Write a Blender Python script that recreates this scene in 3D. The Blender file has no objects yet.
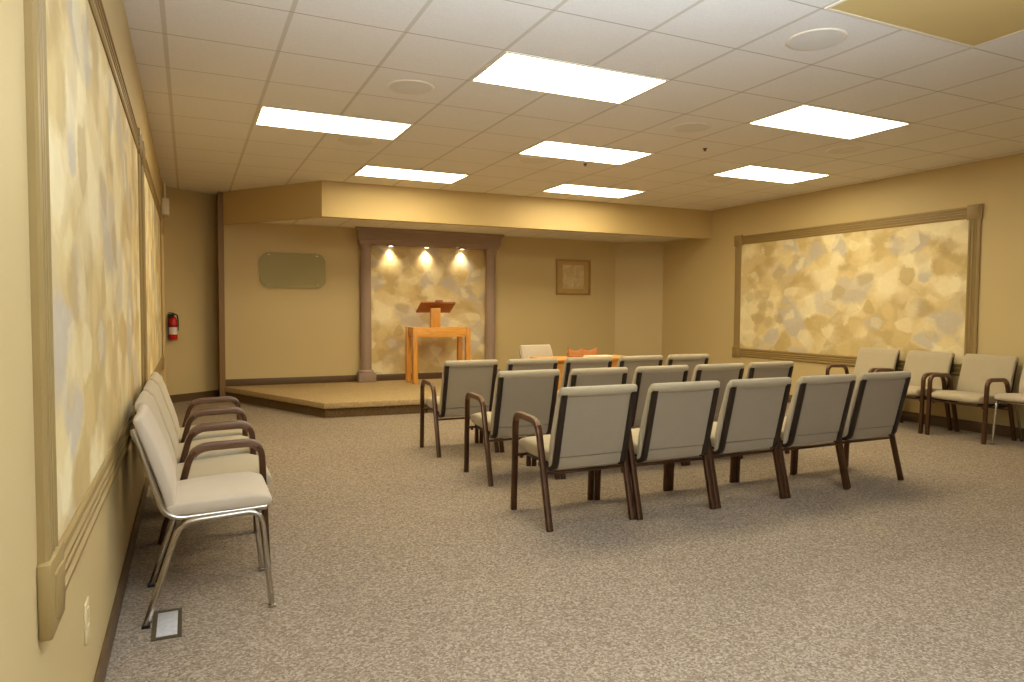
import bpy, bmesh, math, random
from mathutils import Vector, Matrix
random.seed(7)
scene = bpy.context.scene
COL = scene.collection
PI = math.pi
FT = 0.3048

# ------------------------------------------------------------------ camera
H = 1.2274                     # eye height
CEIL = 2.771
F, YAW, PIT, ROL = 695.8372, 0.4346, -0.0446, 0.0058
fw = Vector((math.sin(YAW)*math.cos(PIT), math.cos(YAW)*math.cos(PIT), math.sin(PIT)))
r0 = Vector((math.cos(YAW), -math.sin(YAW), 0)); u0 = r0.cross(fw)
rr = r0*math.cos(ROL) + u0*math.sin(ROL); uu = -r0*math.sin(ROL) + u0*math.cos(ROL)
cam = bpy.data.cameras.new('camera')
camo = bpy.data.objects.new('camera', cam); COL.objects.link(camo)
M = Matrix((rr, uu, -fw)).transposed().to_4x4(); M.translation = (0, 0, H)
camo.matrix_world = M
cam.sensor_fit = 'HORIZONTAL'; cam.sensor_width = 36; cam.lens = F*36/1024
cam.clip_start = .02; cam.clip_end = 100
scene.camera = camo

# ------------------------------------------------------------------ object helpers
def obj(name, bm, m, parent=None, smooth=True, angle=40):
    me = bpy.data.meshes.new(name)
    bmesh.ops.recalc_face_normals(bm, faces=bm.faces)
    bm.to_mesh(me); bm.free()
    if smooth:
        for p in me.polygons: p.use_smooth = True
        try: me.set_sharp_from_angle(angle=math.radians(angle))
        except Exception: pass
    me.materials.append(m)
    o = bpy.data.objects.new(name, me); COL.objects.link(o)
    if parent: o.parent = parent
    return o
def tag(o, label, cat, group=None):
    o['label'] = label; o['category'] = cat
    if group: o['group'] = group
    return o
def thing(name, label, cat, loc=(0, 0, 0), rz=0, group=None):
    o = bpy.data.objects.new(name, None); COL.objects.link(o)
    o.empty_display_size = .1
    o.location = loc; o.rotation_euler = (0, 0, rz)
    return tag(o, label, cat, group)
def struct(name, bm, m, **k):
    o = obj(name, bm, m, **k); o['kind'] = 'structure'; return o
def dup(root, loc, rz, label, group=None):
    c = root.copy(); COL.objects.link(c); c.location = loc; c.rotation_euler = (0, 0, rz)
    c['label'] = label
    if group: c['group'] = group
    for ch in list(root.children):
        d = ch.copy(); COL.objects.link(d); d.parent = c
        for g in list(ch.children):
            e = g.copy(); COL.objects.link(e); e.parent = d
    return c

# ------------------------------------------------------------------ mesh helpers
def NB(): return bmesh.new()
def box(bm, x0, x1, y0, y1, z0, z1, bev=0, seg=2, mat=None):
    b2 = bmesh.new(); bmesh.ops.create_cube(b2, size=1)
    for v in b2.verts:
        v.co = Vector(((x0+x1)/2+v.co.x*(x1-x0), (y0+y1)/2+v.co.y*(y1-y0), (z0+z1)/2+v.co.z*(z1-z0)))
    if bev: bmesh.ops.bevel(b2, geom=list(b2.edges), offset=bev, segments=seg, affect='EDGES', profile=.5)
    if mat is not None: bmesh.ops.transform(b2, matrix=mat, verts=b2.verts)
    me = bpy.data.meshes.new('t'); b2.to_mesh(me); b2.free(); bm.from_mesh(me); bpy.data.meshes.remove(me)
    return bm
def prism(bm, pts, z0, z1, bev=0):
    b2 = bmesh.new()
    lo = [b2.verts.new((x, y, z0)) for x, y in pts]; hi = [b2.verts.new((x, y, z1)) for x, y in pts]
    n = len(pts)
    b2.faces.new(lo[::-1]); b2.faces.new(hi)
    for i in range(n): b2.faces.new((lo[i], lo[(i+1) % n], hi[(i+1) % n], hi[i]))
    if bev: bmesh.ops.bevel(b2, geom=list(b2.edges), offset=bev, segments=3, affect='EDGES', profile=.5)
    me = bpy.data.meshes.new('t'); b2.to_mesh(me); b2.free(); bm.from_mesh(me); bpy.data.meshes.remove(me)
    return bm
def fillet(pts, r, n=5):
    pts = [Vector(p) for p in pts]; out = [pts[0]]
    for i in range(1, len(pts)-1):
        a, b, c = pts[i-1], pts[i], pts[i+1]
        d1 = (a-b); d2 = (c-b); t = min(r, d1.length*.48, d2.length*.48)
        p = b+d1.normalized()*t; q = b+d2.normalized()*t
        for k in range(n+1):
            s = k/n; out.append(p*(1-s)**2+b*2*s*(1-s)+q*s*s)
    out.append(pts[-1]); return out
def section(hw, hh, e=.5, n=16):
    # superellipse section, exponent e (1 = ellipse, small = boxy)
    out = []
    for k in range(n):
        a = 2*PI*(k+.5)/n; c, s = math.cos(a), math.sin(a)
        out.append((hw*math.copysign(abs(c)**e, c), hh*math.copysign(abs(s)**e, s)))
    return out
def sweep(bm, pts, sec, up=Vector((1, 0, 0)), scale=None, cap=True):
    """sec: list of (a,b): a along UP, b along the in-plane normal of the path"""
    pts = [Vector(p) for p in pts]; rings = []
    for i, p in enumerate(pts):
        t = (pts[min(i+1, len(pts)-1)]-pts[max(i-1, 0)]).normalized()
        u = (up - t*up.dot(t)).normalized(); w = t.cross(u)
        sa, sb = (1, 1) if scale is None else scale[i]
        rings.append([bm.verts.new(p+u*a*sa+w*b*sb) for a, b in sec])
    n = len(sec)
    for i in range(len(rings)-1):
        for k in range(n):
            bm.faces.new((rings[i][k], rings[i][(k+1) % n], rings[i+1][(k+1) % n], rings[i+1][k]))
    if cap:
        bm.faces.new(rings[0][::-1]); bm.faces.new(rings[-1])
    return bm
def pad(bm, pts, half, hw, e=.35, n=28, taper=None):
    """cushion: pts (y,z) centre line, half = half thickness at each point, hw = half width; ends rounded"""
    P = [Vector((0, y, z)) for y, z in pts]; sc = []; Q = []
    sec = section(1, 1, e, n)
    a = (P[0]-P[1]).normalized(); b = (P[-1]-P[-2]).normalized()
    def end(p, d, h, w, rev):
        L = []
        for k in range(4):
            th = PI/2*(k+.35)/4.0
            L.append((p+d*h*(math.sin(PI/2-th)-0), (w-h*.55*(1-math.sin(th)), h*math.sin(th))))
        return L if not rev else L[::-1]
    ws = [hw]*len(P) if taper is None else taper
    seq = [x for x in end(P[0], a, half[0], ws[0], False)]
    for i in range(len(P)): seq.append((P[i], (ws[i], half[i])))
    seq += end(P[-1], b, half[-1], ws[-1], True)
    return sweep(bm, [s[0] for s in seq], sec, scale=[s[1] for s in seq])
def lathe(bm, prof, n=24, mat=None):
    b2 = bmesh.new(); rings = []
    for r, z in prof:
        rings.append([b2.verts.new((r*math.cos(2*PI*k/n), r*math.sin(2*PI*k/n), z)) for k in range(n)])
    for i in range(len(rings)-1):
        for k in range(n): b2.faces.new((rings[i][k], rings[i][(k+1) % n], rings[i+1][(k+1) % n], rings[i+1][k]))
    b2.faces.new(rings[0][::-1]); b2.faces.new(rings[-1])
    if mat is not None: bmesh.ops.transform(b2, matrix=mat, verts=b2.verts)
    me = bpy.data.meshes.new('t'); b2.to_mesh(me); b2.free(); bm.from_mesh(me); bpy.data.meshes.remove(me)
    return bm

# ------------------------------------------------------------------ materials
def srgb(r, g, b):
    f = lambda c: (c/255/12.92) if c/255 <= .04045 else ((c/255+.055)/1.055)**2.4
    return (f(r), f(g), f(b), 1)
class NT:
    def __init__(s, name):
        s.m = bpy.data.materials.new(name); s.m.use_nodes = True
        s.t = s.m.node_tree; s.n = s.t.nodes; s.p = s.n['Principled BSDF']
    def add(s, kind, **k):
        n = s.n.new(kind)
        for a, v in k.items(): setattr(n, a, v)
        return n
    def link(s, a, b): s.t.links.new(a, b)
    def coord(s, scale=(1, 1, 1), out='Object'):
        c = s.add('ShaderNodeTexCoord'); mp = s.add('ShaderNodeMapping'); mp.inputs['Scale'].default_value = scale
        s.link(c.outputs[out], mp.inputs[0]); return mp.outputs[0]
    def noise(s, vec, scale, detail=3, rough=.5, dist=0):
        n = s.add('ShaderNodeTexNoise'); n.inputs['Scale'].default_value = scale; n.inputs['Detail'].default_value = detail
        n.inputs['Roughness'].default_value = rough; n.inputs['Distortion'].default_value = dist
        s.link(vec, n.inputs['Vector']); return n
    def ramp(s, fac, stops, interp='LINEAR'):
        r = s.add('ShaderNodeValToRGB'); r.color_ramp.interpolation = interp
        e = r.color_ramp.elements
        while len(e) > 1: e.remove(e[-1])
        e[0].position, e[0].color = stops[0]
        for p, c in stops[1:]:
            x = e.new(p); x.color = c
        s.link(fac, r.inputs[0]); return r.outputs[0]
    def mix(s, fac, a, b, mode='MIX'):
        n = s.add('ShaderNodeMix', data_type='RGBA', blend_type=mode)
        for sock, v in ((n.inputs[0], fac), (n.inputs[6], a), (n.inputs[7], b)):
            if hasattr(v, 'links'): s.link(v, sock)
            else: sock.default_value = v
        return n.outputs[2]
    def math(s, op, a, b=0, c=None):
        n = s.add('ShaderNodeMath', operation=op)
        for i, v in enumerate((a, b, c)):
            if v is None: continue
            if hasattr(v, 'links'): s.link(v, n.inputs[i])
            else: n.inputs[i].default_value = v
        return n.outputs[0]
    def bump(s, h, strength=.2, dist=.01):
        b = s.add('ShaderNodeBump'); b.inputs['Strength'].default_value = strength; b.inputs['Distance'].default_value = dist
        s.link(h, b.inputs['Height']); s.link(b.outputs[0], s.p.inputs['Normal'])
    def base(s, c):
        if hasattr(c, 'links'): s.link(c, s.p.inputs['Base Color'])
        else: s.p.inputs['Base Color'].default_value = c
    def set(s, **k):
        for a, v in k.items(): s.p.inputs[a.replace('_', ' ')].default_value = v
def c4(r, g, b): return (r, g, b, 1)
def sc(c, k): return (min(c[0]*k, 1), min(c[1]*k, 1), min(c[2]*k, 1), 1)

def plain(name, col, rough=.5, metal=0, var=.06, vs=8, bump=0, bs=120, **k):
    t = NT(name); v = t.coord()
    n = t.noise(v, vs, 3)
    t.base(t.ramp(n.outputs[0], [(.25, sc(col, 1-var)), (.75, sc(col, 1+var))]))
    t.set(Roughness=rough, Metallic=metal)
    for a, x in k.items(): t.set(**{a: x})
    if bump:
        n2 = t.noise(v, bs, 2); t.bump(n2.outputs[0], bump, .004)
    return t.m

WALL = plain('wall_paint', srgb(194, 173, 124), .55, var=.025, vs=1.5, bump=.08, bs=160)
SOFFIT = plain('soffit_paint', srgb(196, 171, 117), .6, var=.02, vs=1.5, bump=.06, bs=160)
TRIMC = plain('frame_paint', srgb(146, 122, 74), .45, var=.03)
PILAST = plain('pilaster_paint', srgb(150, 128, 112), .5, var=.04, vs=5)
BASEB = plain('vinyl_base', srgb(92, 70, 44), .45, var=.08, vs=6)
CORNER = plain('corner_trim_paint', srgb(128, 98, 58), .5, var=.05)
CASING = plain('casing_paint', srgb(206, 176, 120), .5, var=.03)
BRONZE = plain('bronze_metal', srgb(88, 62, 44), .32, .75, var=.12, vs=30)
BLACKBAR = plain('dark_bar', srgb(52, 40, 32), .38, .35, var=.1, vs=30)
CHROME = plain('chrome_tube', srgb(188, 182, 172), .24, 1, var=.03)
WHITEP = plain('white_plastic', srgb(232, 222, 200), .4, var=.02)
PLATE = plain('cream_plate', srgb(214, 198, 154), .3, var=.02)
BLACKP = plain('black_plastic', srgb(28, 25, 24), .4, var=.05)
RED = plain('red_enamel', srgb(190, 22, 18), .25, var=.04)
CREAM = plain('cream_cloth', srgb(232, 216, 178), .8, var=.05, bump=.2)
GRILLE = plain('speaker_grille', srgb(221, 217, 208), .7, var=.02)

def fabric(name, col, var=.10):
    t = NT(name); v = t.coord()
    a = t.noise(v, 260, 2, .6); b = t.noise(t.coord((60, 600, 600)), 1, 2); c = t.noise(v, 9, 3)
    f = t.math('ADD', t.math('MULTIPLY', a.outputs[0], .5), t.math('MULTIPLY', b.outputs[0], .5))
    col1 = t.ramp(f, [(.3, sc(col, 1-var)), (.7, sc(col, 1+var))])
    t.base(t.mix(.35, col1, t.ramp(c.outputs[0], [(.3, sc(col, .94)), (.7, sc(col, 1.06))])))
    t.set(Roughness=.9); t.p.inputs['Sheen Weight'].default_value = .15
    t.bump(f, .25, .002); return t.m
FABRIC = fabric('seat_fabric', srgb(176, 163, 136))
FABRIC_SHADED = fabric('shaded_back_fabric', srgb(152, 138, 116))  # darker copy of the seat fabric; shade on chair backs put into colour
FABRIC_LIGHT = fabric('pale_fabric', srgb(188, 174, 153))

def wood(name, col, dark=.72, axis=0, rough=.35):
    t = NT(name); s = [14, 14, 14]; s[axis] = 1.6
    v = t.coord(tuple(s)); n = t.noise(v, 2.2, 4, .6, .8)
    fine = [90, 90, 90]; fine[axis] = 5
    n2 = t.noise(t.coord(tuple(fine)), 1.2, 2)
    a = t.ramp(n.outputs[0], [(.28, sc(col, dark)), (.5, col), (.75, sc(col, 1.12))])
    t.base(t.mix(.2, a, t.ramp(n2.outputs[0], [(.4, sc(col, .6)), (.6, sc(col, 1.1))])))
    t.set(Roughness=rough); t.bump(n2.outputs[0], .05, .002); return t.m
OAK = wood('honey_oak_rail', srgb(224, 160, 72), axis=0)
OAKV = wood('honey_oak_upright', srgb(214, 150, 66), axis=2)
OAKD = wood('red_oak_board', srgb(150, 82, 34), axis=0)
CHERRY = wood('cherry_wood', srgb(180, 116, 60), axis=0)
ARMW = wood('brown_armrest', srgb(104, 74, 50), axis=1, rough=.42)

# carpet
def carpet(name, cols, bumpk=.6):
    t = NT(name); v = t.coord()
    w = t.noise(v, 30, 2, .5)
    vo = t.add('ShaderNodeTexVoronoi', feature='F1'); vo.inputs['Scale'].default_value = 130
    vo.inputs['Randomness'].default_value = 1
    vm = t.add('ShaderNodeMix', data_type='VECTOR'); vm.inputs[0].default_value = .03
    t.link(v, vm.inputs[4]); t.link(w.outputs[1], vm.inputs[5]); t.link(vm.outputs[1], vo.inputs['Vector'])
    sep = t.add('ShaderNodeSeparateColor'); t.link(vo.outputs['Color'], sep.inputs[0])
    n2 = t.noise(v, 80, 3, .65); n3 = t.noise(v, 1.1, 3, .55)
    f = t.math('ADD', t.math('MULTIPLY', sep.outputs[0], .45), t.math('MULTIPLY', n2.outputs[0], .62))
    c = t.ramp(f, [(.22, cols[0]), (.42, cols[1]), (.58, cols[2]), (.8, cols[3])])
    t.base(t.mix(.5, c, t.mix(1, c, t.ramp(n3.outputs[0], [(.3, c4(.86, .86, .86)), (.7, c4(1, 1, 1))]), 'MULTIPLY')))
    t.set(Roughness=.97); t.p.inputs['Specular IOR Level'].default_value = .1
    t.bump(t.math('ADD', t.math('MULTIPLY', vo.outputs['Distance'], -1), n2.outputs[0]), bumpk, .006)
    return t.m
CARPET = carpet('loop_carpet', [srgb(112, 98, 84), srgb(136, 121, 104), srgb(152, 137, 119), srgb(178, 164, 146)])
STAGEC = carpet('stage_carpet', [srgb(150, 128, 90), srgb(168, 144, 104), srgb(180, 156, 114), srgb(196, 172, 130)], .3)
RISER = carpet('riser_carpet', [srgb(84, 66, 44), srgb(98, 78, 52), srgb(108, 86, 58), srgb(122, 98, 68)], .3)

# mottled wallpaper; axes: which object axes run along / up the paper
def wallpaper(name, swz):
    t = NT(name); c = t.add('ShaderNodeTexCoord'); sp = t.add('ShaderNodeSeparateXYZ'); t.link(c.outputs['Object'], sp.inputs[0])
    cb = t.add('ShaderNodeCombineXYZ'); t.link(sp.outputs[swz], cb.inputs[0]); t.link(sp.outputs[2], cb.inputs[1])
    pale = srgb(240, 228, 188); yel = srgb(222, 200, 142); tan = srgb(196, 171, 116); olv = srgb(182, 158, 106); lav = srgb(192, 184, 172)
    def layer(scale, off, smooth, warp):
        mp = t.add('ShaderNodeMapping'); mp.inputs['Location'].default_value = off; mp.inputs['Scale'].default_value = (scale*.85, scale, 1)
        t.link(cb.outputs[0], mp.inputs[0])
        nz = t.noise(mp.outputs[0], 2.4, 5, .7)
        mx = t.add('ShaderNodeMix', data_type='VECTOR'); mx.inputs[0].default_value = warp
        t.link(mp.outputs[0], mx.inputs[4]); t.link(nz.outputs[1], mx.inputs[5])
        vo = t.add('ShaderNodeTexVoronoi', feature='SMOOTH_F1'); vo.inputs['Scale'].default_value = 1.0
        vo.inputs['Smoothness'].default_value = smooth
        t.link(mx.outputs[1], vo.inputs['Vector'])
        s2 = t.add('ShaderNodeSeparateColor'); t.link(vo.outputs['Color'], s2.inputs[0]); return s2.outputs
    def lift(x, lo, hi):
        m = t.add('ShaderNodeMapRange'); m.inputs['From Min'].default_value = lo; m.inputs['From Max'].default_value = hi
        t.link(x, m.inputs['Value']); return m.outputs[0]
    A = layer(6.8, (3.1, 1.7, 0), .6, .36); B = layer(10.5, (7.3, 4.9, 0), .6, .4)
    base = t.mix(lift(A[0], .2, .8), tan, pale)
    base = t.mix(t.math('MULTIPLY', lift(B[0], .25, .75), .65), base, yel)
    base = t.mix(t.math('MULTIPLY', lift(A[1], .55, .8), .75), base, lav)
    base = t.mix(t.math('MULTIPLY', lift(B[1], .55, .85), .6), base, olv)
    base = t.mix(t.math('MULTIPLY', lift(B[2], .6, .85), .6), base, pale)
    n = t.noise(cb.outputs[0], 22, 4, .65)
    base = t.mix(.5, base, t.mix(1, base, t.ramp(n.outputs[0], [(.3, c4(.86, .84, .8)), (.7, c4(1, 1, 1))]), 'MULTIPLY'))
    t.base(base); t.set(Roughness=.6); t.bump(n.outputs[0], .05, .003)
    return t.m
WPY = wallpaper('mottled_wallpaper_side', 1)
WPX = wallpaper('mottled_wallpaper_end', 0)

# acoustic ceiling: 2 ft grid with T bars
TX, TY = 1.7263, 3.8405
def ceiling_mat(name, ox, oy):
    t = NT(name); c = t.add('ShaderNodeTexCoord'); sp = t.add('ShaderNodeSeparateXYZ'); t.link(c.outputs['Object'], sp.inputs[0])
    def bar(sock, off, half):
        a = t.math('DIVIDE', t.math('SUBTRACT', sock, off), 2*FT)
        fr = t.math('SUBTRACT', a, t.math('ROUND', a))
        d = t.math('MULTIPLY', t.math('ABSOLUTE', fr), 2*FT)
        return d
    dx = bar(sp.outputs[0], ox, 0); dy = bar(sp.outputs[1], oy, 0)
    inx = t.math('LESS_THAN', dx, .0125)
    gap = t.math('LESS_THAN', dy, .0045)
    n = t.noise(c.outputs['Object'], 90, 3, .7); n2 = t.noise(c.outputs['Object'], 2.2, 2)
    tile = t.ramp(n.outputs[0], [(.3, srgb(226, 223, 216)), (.62, srgb(236, 233, 227))])
    tile = t.mix(t.math('MULTIPLY', n2.outputs[0], .25), tile, srgb(218, 208, 194))
    col = t.mix(inx, tile, srgb(206, 200, 186)); col = t.mix(gap, col, srgb(178, 168, 150))
    t.base(col); t.set(Roughness=.85)
    h = t.math('SUBTRACT', t.math('MULTIPLY', n.outputs[0], .3), t.math('MULTIPLY', gap, 1.0))
    t.bump(h, .35, .004); return t.m
CEILM = ceiling_mat('acoustic_tile_ceiling', TX, TY)
CEILS = ceiling_mat('acoustic_tile_soffit', TX+.2, TY+.1)

def emis(name, col, strength, facing=True):
    t = NT(name)
    t.base(c4(.8, .8, .8)); t.set(Roughness=.4)
    t.p.inputs['Emission Color'].default_value = (*col, 1); t.p.inputs['Emission Strength'].default_value = strength
    return t.m
LITW = emis('lit_diffuser_warm', (1, .86, .56), 15)
BULB = emis('lit_spot_bulb', (1, .82, .5), 6)
AMBER = plain('unlit_amber_diffuser', srgb(206, 182, 122), .45, var=.03, vs=3)

# frosted glass
def glass_mat():
    t = NT('frosted_green_glass')
    t.base(srgb(214, 226, 196)); t.set(Roughness=.3, IOR=1.3)
    t.base(srgb(186, 178, 128)); t.set(Roughness=.25)
    tr = t.add('ShaderNodeBsdfTransparent'); tr.inputs[0].default_value = (.95, .95, .86, 1)
    mx = t.add('ShaderNodeMixShader'); mx.inputs[0].default_value = .42
    t.link(tr.outputs[0], mx.inputs[1]); t.link(t.p.outputs[0], mx.inputs[2]); t.link(mx.outputs[0], t.n['Material Output'].inputs[0])
    return t.m
GLASS = glass_mat()
def picture_mat():
    t = NT('faded_print'); v = t.coord()
    n = t.noise(v, 7, 5, .65, .6)
    t.base(t.ramp(n.outputs[0], [(.32, srgb(176, 154, 108)), (.5, srgb(196, 174, 128)), (.68, srgb(210, 192, 150))])); t.set(Roughness=.3); return t.m
PRINT = picture_mat()
GILT = plain('gilt_frame', srgb(160, 126, 70), .4, .15, var=.08, vs=12)
MAT = plain('tan_mat_board', srgb(176, 146, 90), .6, var=.03)
FLOORLID = plain('brushed_lid', srgb(232, 232, 238), .35, .35, var=.12, vs=40)
FLOORFR = plain('floor_box_rim', srgb(92, 80, 58), .5, .3, var=.08)
LABELW = plain('label_paper', srgb(225, 215, 205), .5, var=.05, vs=60)

# ------------------------------------------------------------------ room shell
XL, XR, YN = -.279, 7.33, -3.2
YW = 10.1                                           # wall behind the stage
ST = .175                                           # stage height
KL, KR = (XL, 9.95), (.37, 10.42)                    # slanted piece of wall at the far left
b = NB(); box(b, XL-.15, XR+.15, YN-.15, 10.7, -.1, 0); struct('floor', b, CARPET, smooth=False)
b = NB(); box(b, XL-.15, XR+.15, YN-.15, 10.7, CEIL, CEIL+.1); struct('ceiling', b, CEILM, smooth=False)
b = NB(); box(b, XL-.15, XL, YN, KL[1]+.1, 0, CEIL); struct('wall_left', b, WALL, smooth=False)
b = NB(); box(b, XR, XR+.15, YN, 10.6, 0, CEIL); struct('wall_right', b, WALL, smooth=False)
b = NB(); prism(b, [KL, KR, (KR[0]-.1, KR[1]+.12), (KL[0]-.12, KL[1]+.1)], 0, CEIL); struct('wall_corner', b, WALL, smooth=False)
b = NB(); box(b, .43, XR, YW, YW+.15, 0, CEIL); struct('wall_stage', b, WALL, smooth=False)
b = NB(); box(b, .365, .435, YW-.03, KR[1]+.1, 0, CEIL); struct('trim_1', b, CORNER, smooth=False)
b = NB(); prism(b, [(6.63, YW), (XR, 9.7), (XR, YW)], 0, CEIL); struct('wall_column', b, WALL, smooth=False)
# wall behind the camera, with an unseen window added for cool fill
b = NB()
for a in ((XL, 1.6, 0, CEIL), (5.2, XR, 0, CEIL), (1.6, 5.2, 0, .9), (1.6, 5.2, 2.3, CEIL)):
    box(b, a[0], a[1], YN-.15, YN, a[2], a[3])
struct('wall_rear', b, WALL, smooth=False)
b = NB()
for x in (1.6, 2.78, 3.97, 5.14): box(b, x, x+.06, YN-.1, YN-.03, .9, 2.3)
for z in (.9, 2.24): box(b, 1.6, 5.2, YN-.1, YN-.03, z, z+.06)
struct('added_window_1', b, WHITEP, smooth=False)
# baseboards
b = NB(); box(b, XL, XL+.012, YN, KL[1], 0, .095, .003); struct('baseboard_left', b, BASEB)
b = NB(); box(b, XR-.012, XR, YN, 9.7, 0, .11, .003); struct('baseboard_right', b, BASEB)
d = (Vector(KR)-Vector(KL)).normalized(); nrm = Vector((d.y, -d.x))
b = NB(); k0, k1 = Vector(KL), Vector(KR)
prism(b, [tuple(k0), tuple(k1), tuple(k1+nrm*.012), tuple(k0+nrm*.012)], 0, .1); struct('baseboard_corner', b, BASEB)
b = NB(); box(b, .43, 2.2, YW-.013, YW, ST, ST+.095, .003); box(b, 2.43, 4.16, YW-.035, YW-.022, ST, ST+.095, .003); box(b, 4.505, 6.6, YW-.013, YW, 0, .1, .003)
struct('baseboard_stage', b, BASEB)
b = NB(); box(b, XL, XL+.03, 8.88, 8.97, 0, 2.06, .004); struct('trim_2', b, CASING)

# soffit over the stage
SF = [(1.47, 8.63), (XR, 8.5), (XR, YW), (.41, YW)]
SZ = 2.40                                            # ceiling of the alcove; the fascia hangs a little lower
b = NB(); prism(b, SF, SZ, CEIL)
prism(b, [(1.47, 8.63), (XR, 8.5), (XR, 8.6), (1.53, 8.73), (.50, YW), (.41, YW)], 2.342, SZ)
struct('soffit', b, SOFFIT, smooth=False)
b = NB(); prism(b, [(1.53, 8.74), (XR, 8.61), (XR, YW), (.52, YW)], SZ-.006, SZ); struct('ceiling_stage', b, CEILS, smooth=False)

# ------------------------------------------------------------------ stage
st = thing('stage_platform', 'low carpeted platform with angled corner below the wooden lectern', 'stage', (0, 0, 0))
SP = [(1.36, 7.91), (4.5, 7.74), (4.5, YW-.002), (.43, YW-.002), (.43, 10.05)]
def inset(pts, k):   # pull the two exposed edges back
    return [(1.36+k*.6, 7.91+k), (4.5-k, 7.74+k), (4.5-k, YW-.002), (.43, YW-.002), (.43+k*.4, 10.05+k*.3)]
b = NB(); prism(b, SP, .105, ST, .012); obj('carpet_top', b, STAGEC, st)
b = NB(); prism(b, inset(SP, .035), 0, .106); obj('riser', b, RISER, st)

# ------------------------------------------------------------------ framed wallpaper panels on the side walls
def frame_rail(bm, axis, a0, a1, cpos, w, depth, x0, sgn):
    """fluted casing; axis 'y' runs along the wall, 'z' upright; x0 wall face, sgn out of wall"""
    prof = [(-w/2, 0), (-w/2, .020), (-w/2+.008, .028), (-w/2+.022, .030), (-w/2+.028, .018), (-w/2+.040, .018), (-w/2+.046, .028),
            (-.008, .028), (-.004, .016), (.004, .016), (.008, .028), (w/2-.046, .028), (w/2-.040, .018), (w/2-.028, .018),
            (w/2-.022, .030), (w/2-.008, .028), (w/2, .020), (w/2, 0)]
    L = []
    for s in (a0, a1):
        row = []
        for p, h in prof:
            x = x0+sgn*h*depth/.03
            row.append(bm.verts.new((x, s, cpos+p) if axis == 'y' else (x, cpos+p, s)))
        L.append(row)
    n = len(prof)
    for i in range(n): bm.faces.new((L[0][i], L[0][(i+1) % n], L[1][(i+1) % n], L[1][i]))
    bm.faces.new(L[0]); bm.faces.new(L[1][::-1])
def wall_panel(label, y0, y1, z0, z1, xw, sgn, loc_y):
    t = thing('wall_panel', label, 'wall panel', (xw, loc_y, z0), 0, 'framed wallpaper panels')
    y0 -= loc_y; y1 -= loc_y; h = z1-z0; w = .125; cb = .155
    def pc(name, bm, m): return obj(name, bm, m, t, angle=25)
    b = NB(); box(b, min(0, sgn*.008), max(0, sgn*.008), y0+.06, y1-.06, .06, h-.06); pc('wallpaper', b, WPY)
    for zc in (cb/2, h-cb/2):
        b = NB(); frame_rail(b, 'y', y0+cb-.005, y1-cb+.005, zc, w, .020, 0, sgn); pc('rail', b, TRIMC)
    for yc in (y0+cb/2, y1-cb/2):
        b = NB(); frame_rail(b, 'z', cb-.005, h-cb+.005, yc, w, .020, 0, sgn); pc('stile', b, TRIMC)
    for yc in (y0+cb/2, y1-cb/2):
        for zc in (cb/2, h-cb/2):
            b = NB(); box(b, min(0, sgn*.026), max(0, sgn*.026), yc-cb/2, yc+cb/2, zc-cb/2, zc+cb/2, .006)
            box(b, min(0, sgn*.031), max(0, sgn*.031), yc-cb/2+.03, yc+cb/2-.03, zc-cb/2+.03, zc+cb/2-.03, .006)
            pc('corner_block', b, TRIMC)
    return t
wall_panel('large mottled wallpaper panel in a fluted tan frame on left wall nearest the camera', 1.61, 4.98, .565, 2.32, XL, 1, 3.3)
wall_panel('far mottled wallpaper panel on the left wall, nearer the fire extinguisher', 5.19, 8.5, .565, 2.32, XL, 1, 6.85)
wall_panel('wide mottled wallpaper panel in a tan frame on right wall behind the chairs', 4.44, 7.98, .55, 2.335, XR, -1, 6.2)

# ------------------------------------------------------------------ pilastered surround on the stage wall
sr = thing('wall_surround', 'taupe columns and lintel framing the spotlit mottled wallpaper behind the lectern', 'surround', (3.3, YW, ST))
zt = SZ-.006-ST
b = NB(); box(b, -.93, .93, -.022, -.001, 0, 2.2-ST); o = obj('wallpaper', b, WPX, sr, smooth=False)
for s in (-1, 1):
    xc = s*.98
    b = NB()
    R = .082
    prof = [(R, .16), (R*.99, .6), (R*.97, 1.2), (R*.93, 1.93)]
    lathe(b, prof, 28, Matrix.Translation((xc, -.07, 0)))
    p = obj('column', b, PILAST, sr)
    b = NB(); box(b, xc-.125, xc+.125, -.19, -.001, 0, .13, .006); lathe(b, [(.115, .13), (.118, .145), (.105, .165), (.088, .175)], 28, Matrix.Translation((xc, -.07, 0)))
    obj('plinth', b, PILAST, p)
    b = NB(); lathe(b, [(.08, 1.9), (.09, 1.915), (.09, 1.93), (.098, 1.96), (.10, 1.985)], 28, Matrix.Translation((xc, -.07, 0)))
    obj('capital', b, PILAST, p)
b = NB()
prof = [(0, 1.985), (-.16, 1.985), (-.165, 2.0), (-.165, 2.04), (-.172, 2.055), (-.172, zt-.045), (-.19, zt-.04), (-.20, zt-.02), (-.20, zt-.002), (0, zt-.002)]
L = []
for s in (-1, 1):
    row = []
    for y, z in prof:
        hx = 1.075+max(0, (-y-.16))*1.6+(.015 if z > 2.03 else 0)
        row.append(b.verts.new((s*hx, y, z)))
    L.append(row)
n = len(prof)
for i in range(n): b.faces.new((L[0][i], L[0][(i+1) % n], L[1][(i+1) % n], L[1][i]))
b.faces.new(L[0]); b.faces.new(L[1][::-1])
obj('lintel', b, PILAST, sr, angle=25)

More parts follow.
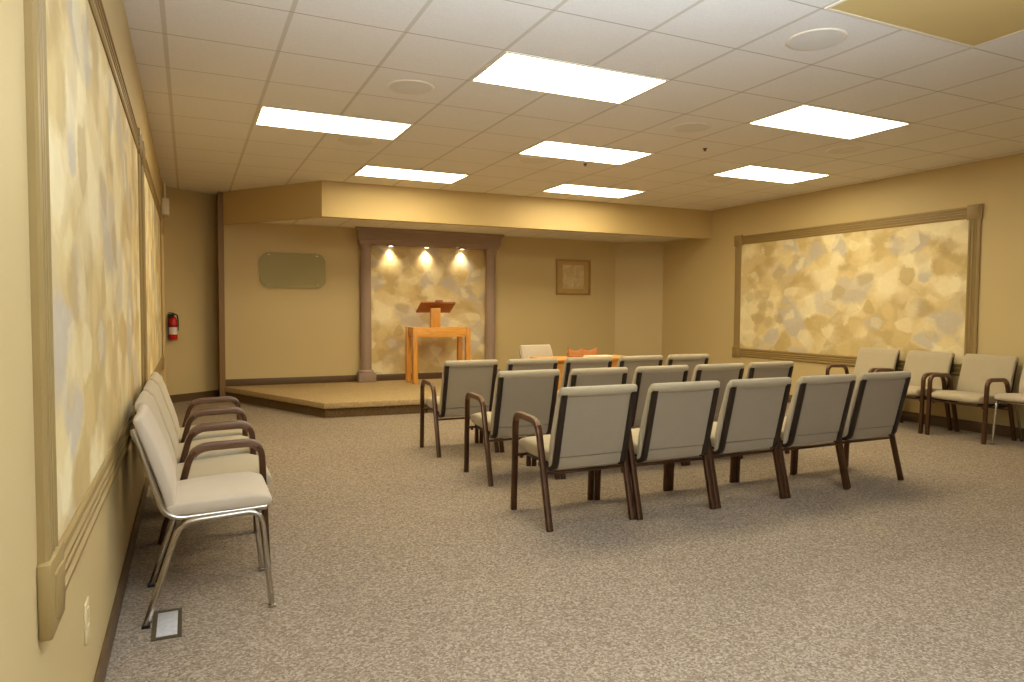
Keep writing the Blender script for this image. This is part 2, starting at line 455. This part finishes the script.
# three little spotlights under the lintel
for i, (x, nm) in enumerate(((2.69, 'left'), (3.235, 'middle'), (3.80, 'right'))):
    t = thing('spotlight', f'{nm} one of three small lit downlights under the taupe lintel', 'light', (x, 10.015, ST+1.985), 0, 'downlights under the lintel')
    b = NB(); lathe(b, [(.045, -.012), (.055, -.010), (.058, 0), (.058, .001)], 24); obj('trim_ring', b, BRONZE, t)
    b = NB(); lathe(b, [(.012, -.016), (.026, -.015), (.034, -.012), (.034, -.009)], 20); obj('bulb', b, BULB, t)
    l = bpy.data.lights.new('spot', 'SPOT'); l.energy = 17; l.color = (1, .84, .55); l.spot_size = math.radians(100); l.spot_blend = 1; l.shadow_soft_size = .03
    lo = bpy.data.objects.new('spot_lamp', l); COL.objects.link(lo); lo.location = (x, 10.025, ST+1.985-.04)
    lo.rotation_euler = (math.radians(4), 0, 0)

# ------------------------------------------------------------------ ceiling fixtures
SHOWN = {(-1, 1): 'lit ceiling panel light nearest the left wall, in the middle row', (1, 1): 'lit ceiling panel light at the centre of the ceiling, middle row',
         (3, 1): 'lit ceiling panel light nearest the right wall, in the middle row', (0, 0): 'largest lit ceiling panel light in view, top centre of the photo',
         (2, 0): 'lit ceiling panel light between the middle row and the unlit amber panel', (0, 2): 'lit ceiling panel light above the left end of the soffit',
         (2, 2): 'lit ceiling panel light close to the soffit, above the picture frame'}
def troffer(i, j, label, m):
    x = TX+i*4*FT; y = TY+j*6*FT
    t = thing('ceiling_light', label, 'ceiling light', (x+2*FT, y+FT, CEIL), 0, 'ceiling panel lights')
    b = NB(); hx, hy = 2*FT-.008, FT-.008; k = .018
    box(b, -hx, hx, -hy, -hy+k, -.006, .001); box(b, -hx, hx, hy-k, hy, -.006, .001)
    box(b, -hx, -hx+k, -hy+k, hy-k, -.006, .001); box(b, hx-k, hx, -hy+k, hy-k, -.006, .001)
    obj('frame', b, WHITEP, t, smooth=False)
    b = NB(); box(b, -hx+k, hx-k, -hy+k, hy-k, -.004, .0005); obj('diffuser', b, m, t, smooth=False)
for (i, j), lb in SHOWN.items(): troffer(i, j, lb, LITW)
troffer(1, -1, 'unlit amber ceiling panel light at top right of the photo', AMBER)

for k, m_, lb in ((-1, 1, 'round ceiling speaker left of the largest panel light'), (2, -2, 'round ceiling speaker next to the unlit amber panel'),
                  (3, 1, 'round ceiling speaker between the largest panel light and middle right panel light'), (-1, 4, 'round ceiling speaker just behind the leftmost panel light'),
                  (2, 4, 'round ceiling speaker just behind the centre panel light'), (6, 1, 'round ceiling speaker behind the right hand panel light'),
                  (6, 4, 'round ceiling speaker farthest to the right, behind the farthest right panel light')):
    t = thing('ceiling_speaker', lb, 'speaker', (TX+(k+.5)*2*FT, TY+(m_+.5)*2*FT-(.1 if m_ == 4 else 0), CEIL), 0, 'round ceiling speakers')
    b = NB(); lathe(b, [(.150, -.006), (.158, -.005), (.163, 0), (.163, .001)], 40); obj('rim', b, WHITEP, t)
    b = NB(); lathe(b, [(.02, -.0085), (.10, -.0085), (.146, -.006), (.148, .001)], 40); obj('grille', b, GRILLE, t)
sq = PI
for (x, y, lb) in ((3.81, 6.4, 'tiny sprinkler head between the centre panel light and the farther one'), (4.47, 5.3, 'tiny sprinkler head left of the right hand panel light')):
    b = NB(); lathe(b, [(.022, .0), (.020, -.006), (.008, -.012), (.008, -.020), (.016, -.021), (.016, -.024)], 16)
    o = obj('sprinkler', b, BRONZE); o.location = (x, y, CEIL); tag(o, lb, 'sprinkler', 'ceiling sprinklers')

# ------------------------------------------------------------------ chairs
def bar_sec(w, h, e=.45): return section(w/2, h/2, e, 12)
LOOPX = .270
LOOP = fillet([(0, 0, 0), (0, .155, .592), (0, .452, .600), (0, .474, 0)], .075, 6)
def arm_chair(name, label, group):
    t = thing(name, label, 'chair', (0, 0, 0), 0, group)
    # split of the loop: rear leg / armrest / front leg
    i0 = 4; i1 = len(LOOP)-5
    for s in (-1, 1):
        off = Vector((s*LOOPX, 0, 0))
        b = NB(); sweep(b, [p+off for p in LOOP[:i0+1]], bar_sec(.036, .031)); obj('leg', b, BRONZE, t)
        b = NB(); sweep(b, [p+off for p in LOOP[i1:]], bar_sec(.036, .031)); obj('leg', b, BRONZE, t)
        b = NB(); pp = [p+off for p in LOOP[i0-1:i1+2]]
        sweep(b, pp, bar_sec(.036, .040, .6)); obj('armrest', b, ARMW, t)
    # rails
    b = NB(); box(b, -LOOPX, LOOPX, .072, .098, .296, .311, .003); obj('rail', b, BRONZE, t)
    b = NB(); box(b, -LOOPX, LOOPX, .435, .458, .338, .353, .003)
    for s in (-1, 1): lathe(b, [(.009, 0), (.012, .006), (.010, .016)], 12, Matrix.Translation((s*.235, .445, .323)))
    obj('rail', b, BRONZE, t)
    # seat
    b = NB(); pad(b, [(.085, .392), (.18, .398), (.30, .405), (.42, .411), (.468, .407)], [.038, .045, .048, .046, .035], .236, .3, taper=[.226, .234, .236, .236, .232])
    obj('seat', b, FABRIC, t)
    for s in (-1, 1):
        b = NB(); box(b, s*.19-.012, s*.19+.012, .09, .44, .335, .366, .003); obj('seat_bar', b, BLACKBAR, t)
    # backrest
    P0, P1 = Vector((0, .040, .338)), Vector((0, -.066, .780)); dd = (P1-P0).normalized(); nn = Vector((0, dd.z, -dd.y))
    def at(s, off): q = P0+(P1-P0)*s+nn*off; return (q.y, q.z)
    b = NB()
    pad(b, [at(-.02, .034), at(.12, .038), at(.3, .042), at(.5, .040), at(.7, .035), at(.90, .030), at(.955, .027), at(.97, .018), at(.985, .012), at(1.005, .010)],
        [.018, .024, .028, .026, .023, .021, .021, .025, .026, .024], .245, .33, taper=[.238, .244, .244, .244, .244, .244, .244, .246, .247, .245])
    obj('backrest', b, FABRIC, t)
    b = NB()
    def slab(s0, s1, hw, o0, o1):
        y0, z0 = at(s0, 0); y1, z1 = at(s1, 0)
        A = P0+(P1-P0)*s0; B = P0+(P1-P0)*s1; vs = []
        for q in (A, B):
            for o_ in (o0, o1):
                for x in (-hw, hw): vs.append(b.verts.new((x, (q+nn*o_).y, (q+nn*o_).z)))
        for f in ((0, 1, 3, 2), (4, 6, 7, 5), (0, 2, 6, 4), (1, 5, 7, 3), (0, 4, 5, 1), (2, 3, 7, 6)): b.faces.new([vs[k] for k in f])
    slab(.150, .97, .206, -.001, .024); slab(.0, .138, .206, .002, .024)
    obj('back_panel', b, FABRIC_SHADED, t, smooth=False)
    for s in (-1, 1):
        x = s*.222
        hook = [Vector((x, .21, .334)), Vector((x, .075, .330)), Vector((x, *at(.03, -.002))), Vector((x, *at(.5, -.002))), Vector((x, *at(.972, -.002)))]
        b = NB(); sweep(b, fillet(hook[:3]+[hook[4]], .05, 5), bar_sec(.035, .028)); obj('back_bar', b, BLACKBAR, t)
    return t
def side_chair(name, label, group=None):
    t = thing(name, label, 'chair', (0, 0, 0), 0, group)
    X = .205
    for s in (-1, 1):
        x = s*X
        # back upright + seat side tube
        pts = fillet([(x, -.030, .765), (x, .078, .404), (x, .448, .418)], .07, 7)
        b = NB(); sweep(b, pts, section(.0125, .0125, 1, 12)); obj('side_tube', b, CHROME, t)
        pts = fillet([(x+s*.014, 0, .0), (x+s*.012, .125, .392), (x+s*.012, .425, .408), (x+s*.014, .464, .0)], .06, 7)
        mid = len(pts)//2
        b = NB(); sweep(b, pts[:mid+1], section(.012, .012, 1, 12)); o = obj('leg', b, CHROME, t)
        b = NB(); box(b, x+s*.014-.014, x+s*.014+.014, -.012, .018, 0, .014, .003); obj('glide', b, BLACKP, o)
        b = NB(); sweep(b, pts[mid:], section(.012, .012, 1, 12)); o = obj('leg', b, CHROME, t)
        b = NB(); box(b, x+s*.014-.014, x+s*.014+.014, .448, .478, 0, .014, .003); obj('glide', b, CHROME, o)
    b = NB(); box(b, -X, X, .13, .15, .388, .402, .003); box(b, -X, X, .40, .42, .396, .41, .003); obj('cross_bar', b, CHROME, t)
    b = NB(); pad(b, [(.10, .440), (.2, .443), (.33, .447), (.41, .449), (.445, .444)], [.026, .032, .034, .032, .025], .222, .3, taper=[.212, .219, .222, .222, .217])
    obj('seat', b, FABRIC_LIGHT, t)
    P0, P1 = Vector((0, .072, .450)), Vector((0, -.030, .785)); dd = (P1-P0).normalized(); nn = Vector((0, dd.z, -dd.y))
    at = lambda s, o_: ((P0+(P1-P0)*s+nn*o_).y, (P0+(P1-P0)*s+nn*o_).z)
    b = NB(); pad(b, [at(0, .022), at(.2, .03), at(.5, .03), at(.8, .026), at(1, .020)], [.020, .025, .026, .024, .021], .215, .3, taper=[.205, .213, .215, .215, .208])
    obj('backrest', b, FABRIC_LIGHT, t)
    return t

first = [None]
def put_arm(loc, rz, label, group):
    if first[0] is None:
        c = arm_chair('arm_chair', label, group); c.location = loc; c.rotation_euler = (0, 0, rz); first[0] = c; return c
    return dup(first[0], loc, rz, label, group)
ROWX = [2.075, 2.662, 3.249, 3.837, 4.425]
ROWY = [3.345, 4.385, 5.425]
rown = ['nearest row', 'middle row', 'farthest row']
coln = ['at the left end of', 'second from the left in', 'in the centre of', 'second from the right in', 'at the right end of']
for j, y in enumerate(ROWY):
    for i, x in enumerate(ROWX):
        c = put_arm((3.25+(x-3.25)*(1, .962, .962)[j]+(0, .032, .01)[j], y+(.02 if i in (0, 4) else 0), 0), 0, f'beige bronze-framed armchair {coln[i]} the {rown[j]} facing the lectern', f'armchairs in the {rown[j]}')
        c.scale.x = (1.018, .973, .973)[j]
# beside the left wall
c0 = side_chair('side_chair', 'armless beige chair with chrome legs nearest the camera by the left wall', 'armless chrome chairs')
c0.location = (-.169, 3.185, 0); c0.rotation_euler = (0, 0, -PI/2)
for k, y in enumerate((3.735, 4.325, 4.915)):
    put_arm((-.15, y, 0), -PI/2, ['beige armchair right behind the chrome chair by the left wall', 'middle of the three beige armchairs by the left wall', 'farthest beige armchair of the row by the left wall'][k], 'armchairs by the left wall')
# beside the right wall
for k, (y, x) in enumerate(((5.50, 7.185), (4.885, 7.185), (4.265, 7.185))):
    put_arm((x, y, 0), PI/2, ['beige armchair by the right wall, farthest from the camera', 'beige armchair by the right wall, between two other armchairs', 'beige armchair by the right wall, next to the chrome chair at the photo edge'][k], 'armchairs by the right wall')
dup(c0, (7.24, 3.735, 0), PI/2, 'armless chrome chair cut off by the right edge of the photo', 'armless chrome chairs')
dup(c0, (3.76, 7.42, 0), PI+math.radians(5), 'armless beige chair standing behind the low wooden table', 'armless chrome chairs')

# ------------------------------------------------------------------ wooden table with stand and cloth
tb = thing('wooden_table', 'honey oak table with a solid front in front of the platform', 'table', (3.97, 6.66, 0))
b = NB(); box(b, -.56, .56, -.21, .21, .684, .710, .005); obj('tabletop', b, OAK, tb)
b = NB(); box(b, -.50, .50, -.165, -.145, .33, .685, .003); obj('front_panel', b, OAK, tb)
for sx in (-1, 1):
    for sy in (-1, 1):
        b = NB(); box(b, sx*.50-.03, sx*.50+.03, sy*.145-.028, sy*.145+.028, 0, .685, .004); obj('leg', b, OAKV, tb)
bs = thing('book_stand', 'reddish wooden stand with notched top on the oak table', 'stand', (4.0, 6.74, .710))
b = NB(); box(b, -.18, .18, -.055, .055, 0, .016, .003); obj('base', b, CHERRY, bs)
b = NB()
top = []
for k in range(25):
    s = -1+2*k/24; a = abs(s)
    z = .085-.02*math.sin(PI*min(a/.9, 1))+(.018*max(0, (a-.86)/.14))+(.012*max(0, 1-a/.12))
    top.append((s*.185, z))
A, Bv = [], []
for (x, z) in top:
    A.append((b.verts.new((x, -.03, .012)), b.verts.new((x, -.01, z)))); Bv.append((b.verts.new((x, -.012, .012)), b.verts.new((x, .008, z))))
for k in range(24):
    b.faces.new((A[k][0], A[k+1][0], A[k+1][1], A[k][1])); b.faces.new((Bv[k][0], Bv[k][1], Bv[k+1][1], Bv[k+1][0]))
    b.faces.new((A[k][1], A[k+1][1], Bv[k+1][1], Bv[k][1])); b.faces.new((A[k][0], Bv[k][0], Bv[k+1][0], A[k+1][0]))
for k in (0, 24): b.faces.new((A[k][0], A[k][1], Bv[k][1], Bv[k][0]))
obj('back_board', b, CHERRY, bs, angle=30)
b = NB(); box(b, -.17, .17, .03, .05, .012, .045, .003); obj('ledge', b, CHERRY, bs)
b = NB()
for k in range(3): box(b, -.16+.006*k, .16-.004*k, -.075, .075-.004*k, .007*k, .007*k+.0075, .003)
cl = obj('folded_cloth', b, CREAM); cl.location = (4.09, 6.545, .710); tag(cl, 'folded cream cloth on the front of the oak table', 'cloth')

# ------------------------------------------------------------------ lectern on the stage
LY = 9.42
lc = thing('lectern', 'honey wood lectern with a slanted reading desk on the carpeted platform', 'lectern', (3.28, LY+.2, ST))
LW, LD, LZ = .432, .20, .80
for sx in (-1, 1):
    for sy in (-1, 1):
        b = NB(); x = sx*(LW-.035); y = sy*(LD-.035)
        box(b, x-.035, x+.035, y-.035, y+.035, 0, LZ, .004); obj('leg', b, OAKV, lc)
b = NB(); box(b, -LW+.07, LW-.07, -LD+.008, -LD+.030, LZ-.138, LZ-.003, .002); obj('apron', b, OAK, lc)
b = NB(); box(b, -LW+.07, LW-.07, LD-.030, LD-.008, LZ-.138, LZ-.003, .002); obj('apron', b, OAK, lc)
for sx in (-1, 1):
    b = NB(); x = sx*(LW-.02); box(b, min(x, x-sx*.022), max(x, x-sx*.022), -LD+.07, LD-.07, LZ-.138, LZ-.003, .002); obj('side_apron', b, OAKV, lc)
b = NB(); box(b, -LW+.02, LW-.02, -LD+.02, LD-.02, LZ-.022, LZ-.004, .002); obj('tabletop', b, OAK, lc)
b = NB(); box(b, -.147, -.005, -.13, -.06, LZ-.006, 1.075, .003); obj('post', b, OAKV, lc)
dk = NB()
tilt = math.atan2(.135, .24)
mt = Matrix.Translation((-.06, -.075, 1.085)) @ Matrix.Rotation(-tilt, 4, 'X')
box(dk, -.258, .258, -.14, .145, -.011, .011, .003, mat=mt); deskp = obj('reading_desk', dk, OAKD, lc)
b = NB(); box(b, -.258, .258, .130, .147, .010, .035, .003, mat=mt); obj('book_ledge', b, OAKD, deskp)
b = NB(); box(b, -.045, .065, -.155, -.125, -.005, .032, .004, mat=mt); obj('lamp_block', b, OAKD, deskp)

# ------------------------------------------------------------------ things on the walls
gp = thing('glass_plaque', 'frosted greenish glass plaque with cut corners on standoffs, left of the columns', 'plaque', (1.32, YW, 1.755))
hw, hh, ch = .443, .245, .13
out = []
for (cx_, cz_, a0) in ((hw-ch, hh-ch, 0), (-hw+ch, hh-ch, 90), (-hw+ch, -hh+ch, 180), (hw-ch, -hh+ch, 270)):
    for k in range(6):
        a = math.radians(a0+90*k/5); out.append((cx_+ch*math.cos(a), cz_+ch*math.sin(a)))
b = NB(); A = [b.verts.new((x, -.035, z)) for x, z in out]; B2 = [b.verts.new((x, -.027, z)) for x, z in out]
b.faces.new(A); b.faces.new(B2[::-1])
for k in range(len(out)): b.faces.new((A[k], B2[k], B2[(k+1) % len(out)], A[(k+1) % len(out)]))
obj('pane', b, GLASS, gp, angle=60)
for sx in (-1, 1):
    for sz in (-1, 1):
        b = NB(); lathe(b, [(.012, -.004), (.012, .004), (.008, .005), (.008, .034), (.014, .035), (.014, .042), (.010, .045)], 16, Matrix.Translation((sx*.325, 0, sz*.205)) @ Matrix.Rotation(PI/2, 4, 'X'))
        obj('standoff', b, CHROME, gp)
pf = thing('picture_frame', 'square gilt picture frame with a pale faded print on the stage wall', 'picture', (5.80, YW, 1.775))
b = NB(); a, c, w = .328, .292, .035
for (x0, x1, z0, z1) in ((-a, a, c-w, c), (-a, a, -c, -c+w), (-a, -a+w, -c+w, c-w), (a-w, a, -c+w, c-w)): box(b, x0, x1, -.030, -.001, z0, z1, .006)
obj('frame', b, GILT, pf)
b = NB(); box(b, -a+w, a-w, -.014, -.002, -c+w, c-w); obj('mat', b, MAT, pf, smooth=False)
b = NB(); box(b, -.205, .195, -.017, -.013, -.19, .20); obj('print', b, PRINT, pf, smooth=False)

nx, ny = nrm.x, nrm.y
ew = Vector((KL[0], KL[1]))+d*.06
ec = ew+nrm*.075
fe = thing('fire_extinguisher', 'small red fire extinguisher hung on the far left wall', 'fire extinguisher', (ec.x, ec.y, .815), math.atan2(d.y, d.x))
b = NB(); lathe(b, [(.040, 0), (.048, .004), (.050, .012), (.050, .235), (.046, .262), (.034, .285), (.020, .298), (.016, .300)], 24); obj('cylinder', b, RED, fe)
b = NB(); lathe(b, [(.0508, .075), (.0508, .165)], 24); obj('label', b, LABELW, fe)
b = NB(); lathe(b, [(.018, .299), (.018, .325), (.012, .33)], 16); box(b, -.012, .012, -.02, .02, .32, .345, .003); obj('valve', b, BLACKP, fe)
b = NB(); sweep(b, [(0, -.01, .345), (-.03, -.02, .352), (-.075, -.03, .352)], section(.005, .012, .6, 10), up=Vector((0, 0, 1))); sweep(b, [(0, -.01, .332), (-.03, -.018, .33), (-.065, -.026, .322)], section(.004, .010, .6, 10), up=Vector((0, 0, 1))); obj('handle', b, BLACKP, fe)
b = NB(); sweep(b, fillet([(.012, 0, .335), (.055, -.01, .325), (.066, -.012, .22), (.060, -.012, .12)], .03, 5), section(.008, .008, 1, 10), up=Vector((0, 1, 0))); obj('hose', b, BLACKP, fe)
b = NB(); box(b, -.02, .02, .045, .0745, .02, .34, .002); lathe(b, [(.0515, .178), (.0515, .196)], 24); obj('bracket', b, BLACKP, fe)

eb = thing('alarm_box', 'small off-white box with conduit high at the far end of left wall', 'wall box', (XL, 9.62, 2.36))
b = NB(); box(b, 0, .075, -.13, .13, 0, .20, .008); obj('box', b, WHITEP, eb)
b = NB(); lathe(b, [(.011, .198), (.011, CEIL-2.36)], 12, Matrix.Translation((.03, 0, 0))); obj('conduit', b, WHITEP, eb)

wo = thing('wall_outlet', 'cream electrical outlet low on the left wall near the camera', 'outlet', (XL, 2.275, .335))
b = NB(); box(b, 0, .006, -.036, .036, -.058, .058, .002); obj('plate', b, PLATE, wo)
for s in (-1, 1):
    b = NB(); box(b, .005, .009, -.017, .017, s*.026-.014, s*.026+.014, .003); obj('socket', b, PLATE, wo)

fb = thing('floor_box', 'shiny metal floor outlet cover in the carpet under the chrome chair', 'floor outlet', (-.092, 2.965, 0))
b = NB(); 
for (x0, x1, y0, y1) in ((-.052, -.036, -.135, .135), (.036, .052, -.135, .135), (-.036, .036, -.135, -.118), (-.036, .036, .112, .135)): box(b, x0, x1, y0, y1, -.001, .007, .002)
obj('rim', b, FLOORFR, fb)
b = NB(); box(b, -.036, .036, -.118, .112, -.001, .005, .0015); obj('lid', b, FLOORLID, fb)

# ------------------------------------------------------------------ added fill behind the camera: lamp at the guessed window, bounce flash
l = bpy.data.lights.new('rear_fill', 'AREA'); l.shape = 'RECTANGLE'; l.size = 3.5; l.size_y = 1.35; l.energy = 20; l.color = (.93, .96, 1)
lo = bpy.data.objects.new('rear_fill_lamp', l); COL.objects.link(lo); lo.location = (3.4, YN-.12, 1.6); lo.rotation_euler = (PI/2, 0, 0)
l = bpy.data.lights.new('bounce_flash', 'SPOT'); l.energy = 1200; l.color = (.74, .86, 1); l.spot_size = math.radians(128); l.spot_blend = .6; l.shadow_soft_size = .08  # unseen bounce flash beside the camera, added to brighten the near ceiling
lo = bpy.data.objects.new('bounce_flash', l); COL.objects.link(lo); lo.location = (.9, -.2, 1.5); lo.rotation_euler = (PI-.38, 0, -.3)
w = bpy.data.worlds.new('world'); scene.world = w; w.use_nodes = True
w.node_tree.nodes['Background'].inputs[0].default_value = (.75, .85, 1, 1); w.node_tree.nodes['Background'].inputs[1].default_value = .4

# ------------------------------------------------------------------ view
scene.view_settings.view_transform = 'Standard'
scene.view_settings.look = 'None'
scene.view_settings.gamma = 1
scene.view_settings.use_curve_mapping = False
scene.view_settings.exposure = .1
cy = scene.cycles
cy.use_denoising = True
cy.max_bounces = 10; cy.diffuse_bounces = 6; cy.glossy_bounces = 4; cy.transmission_bounces = 6
cy.sample_clamp_indirect = 6
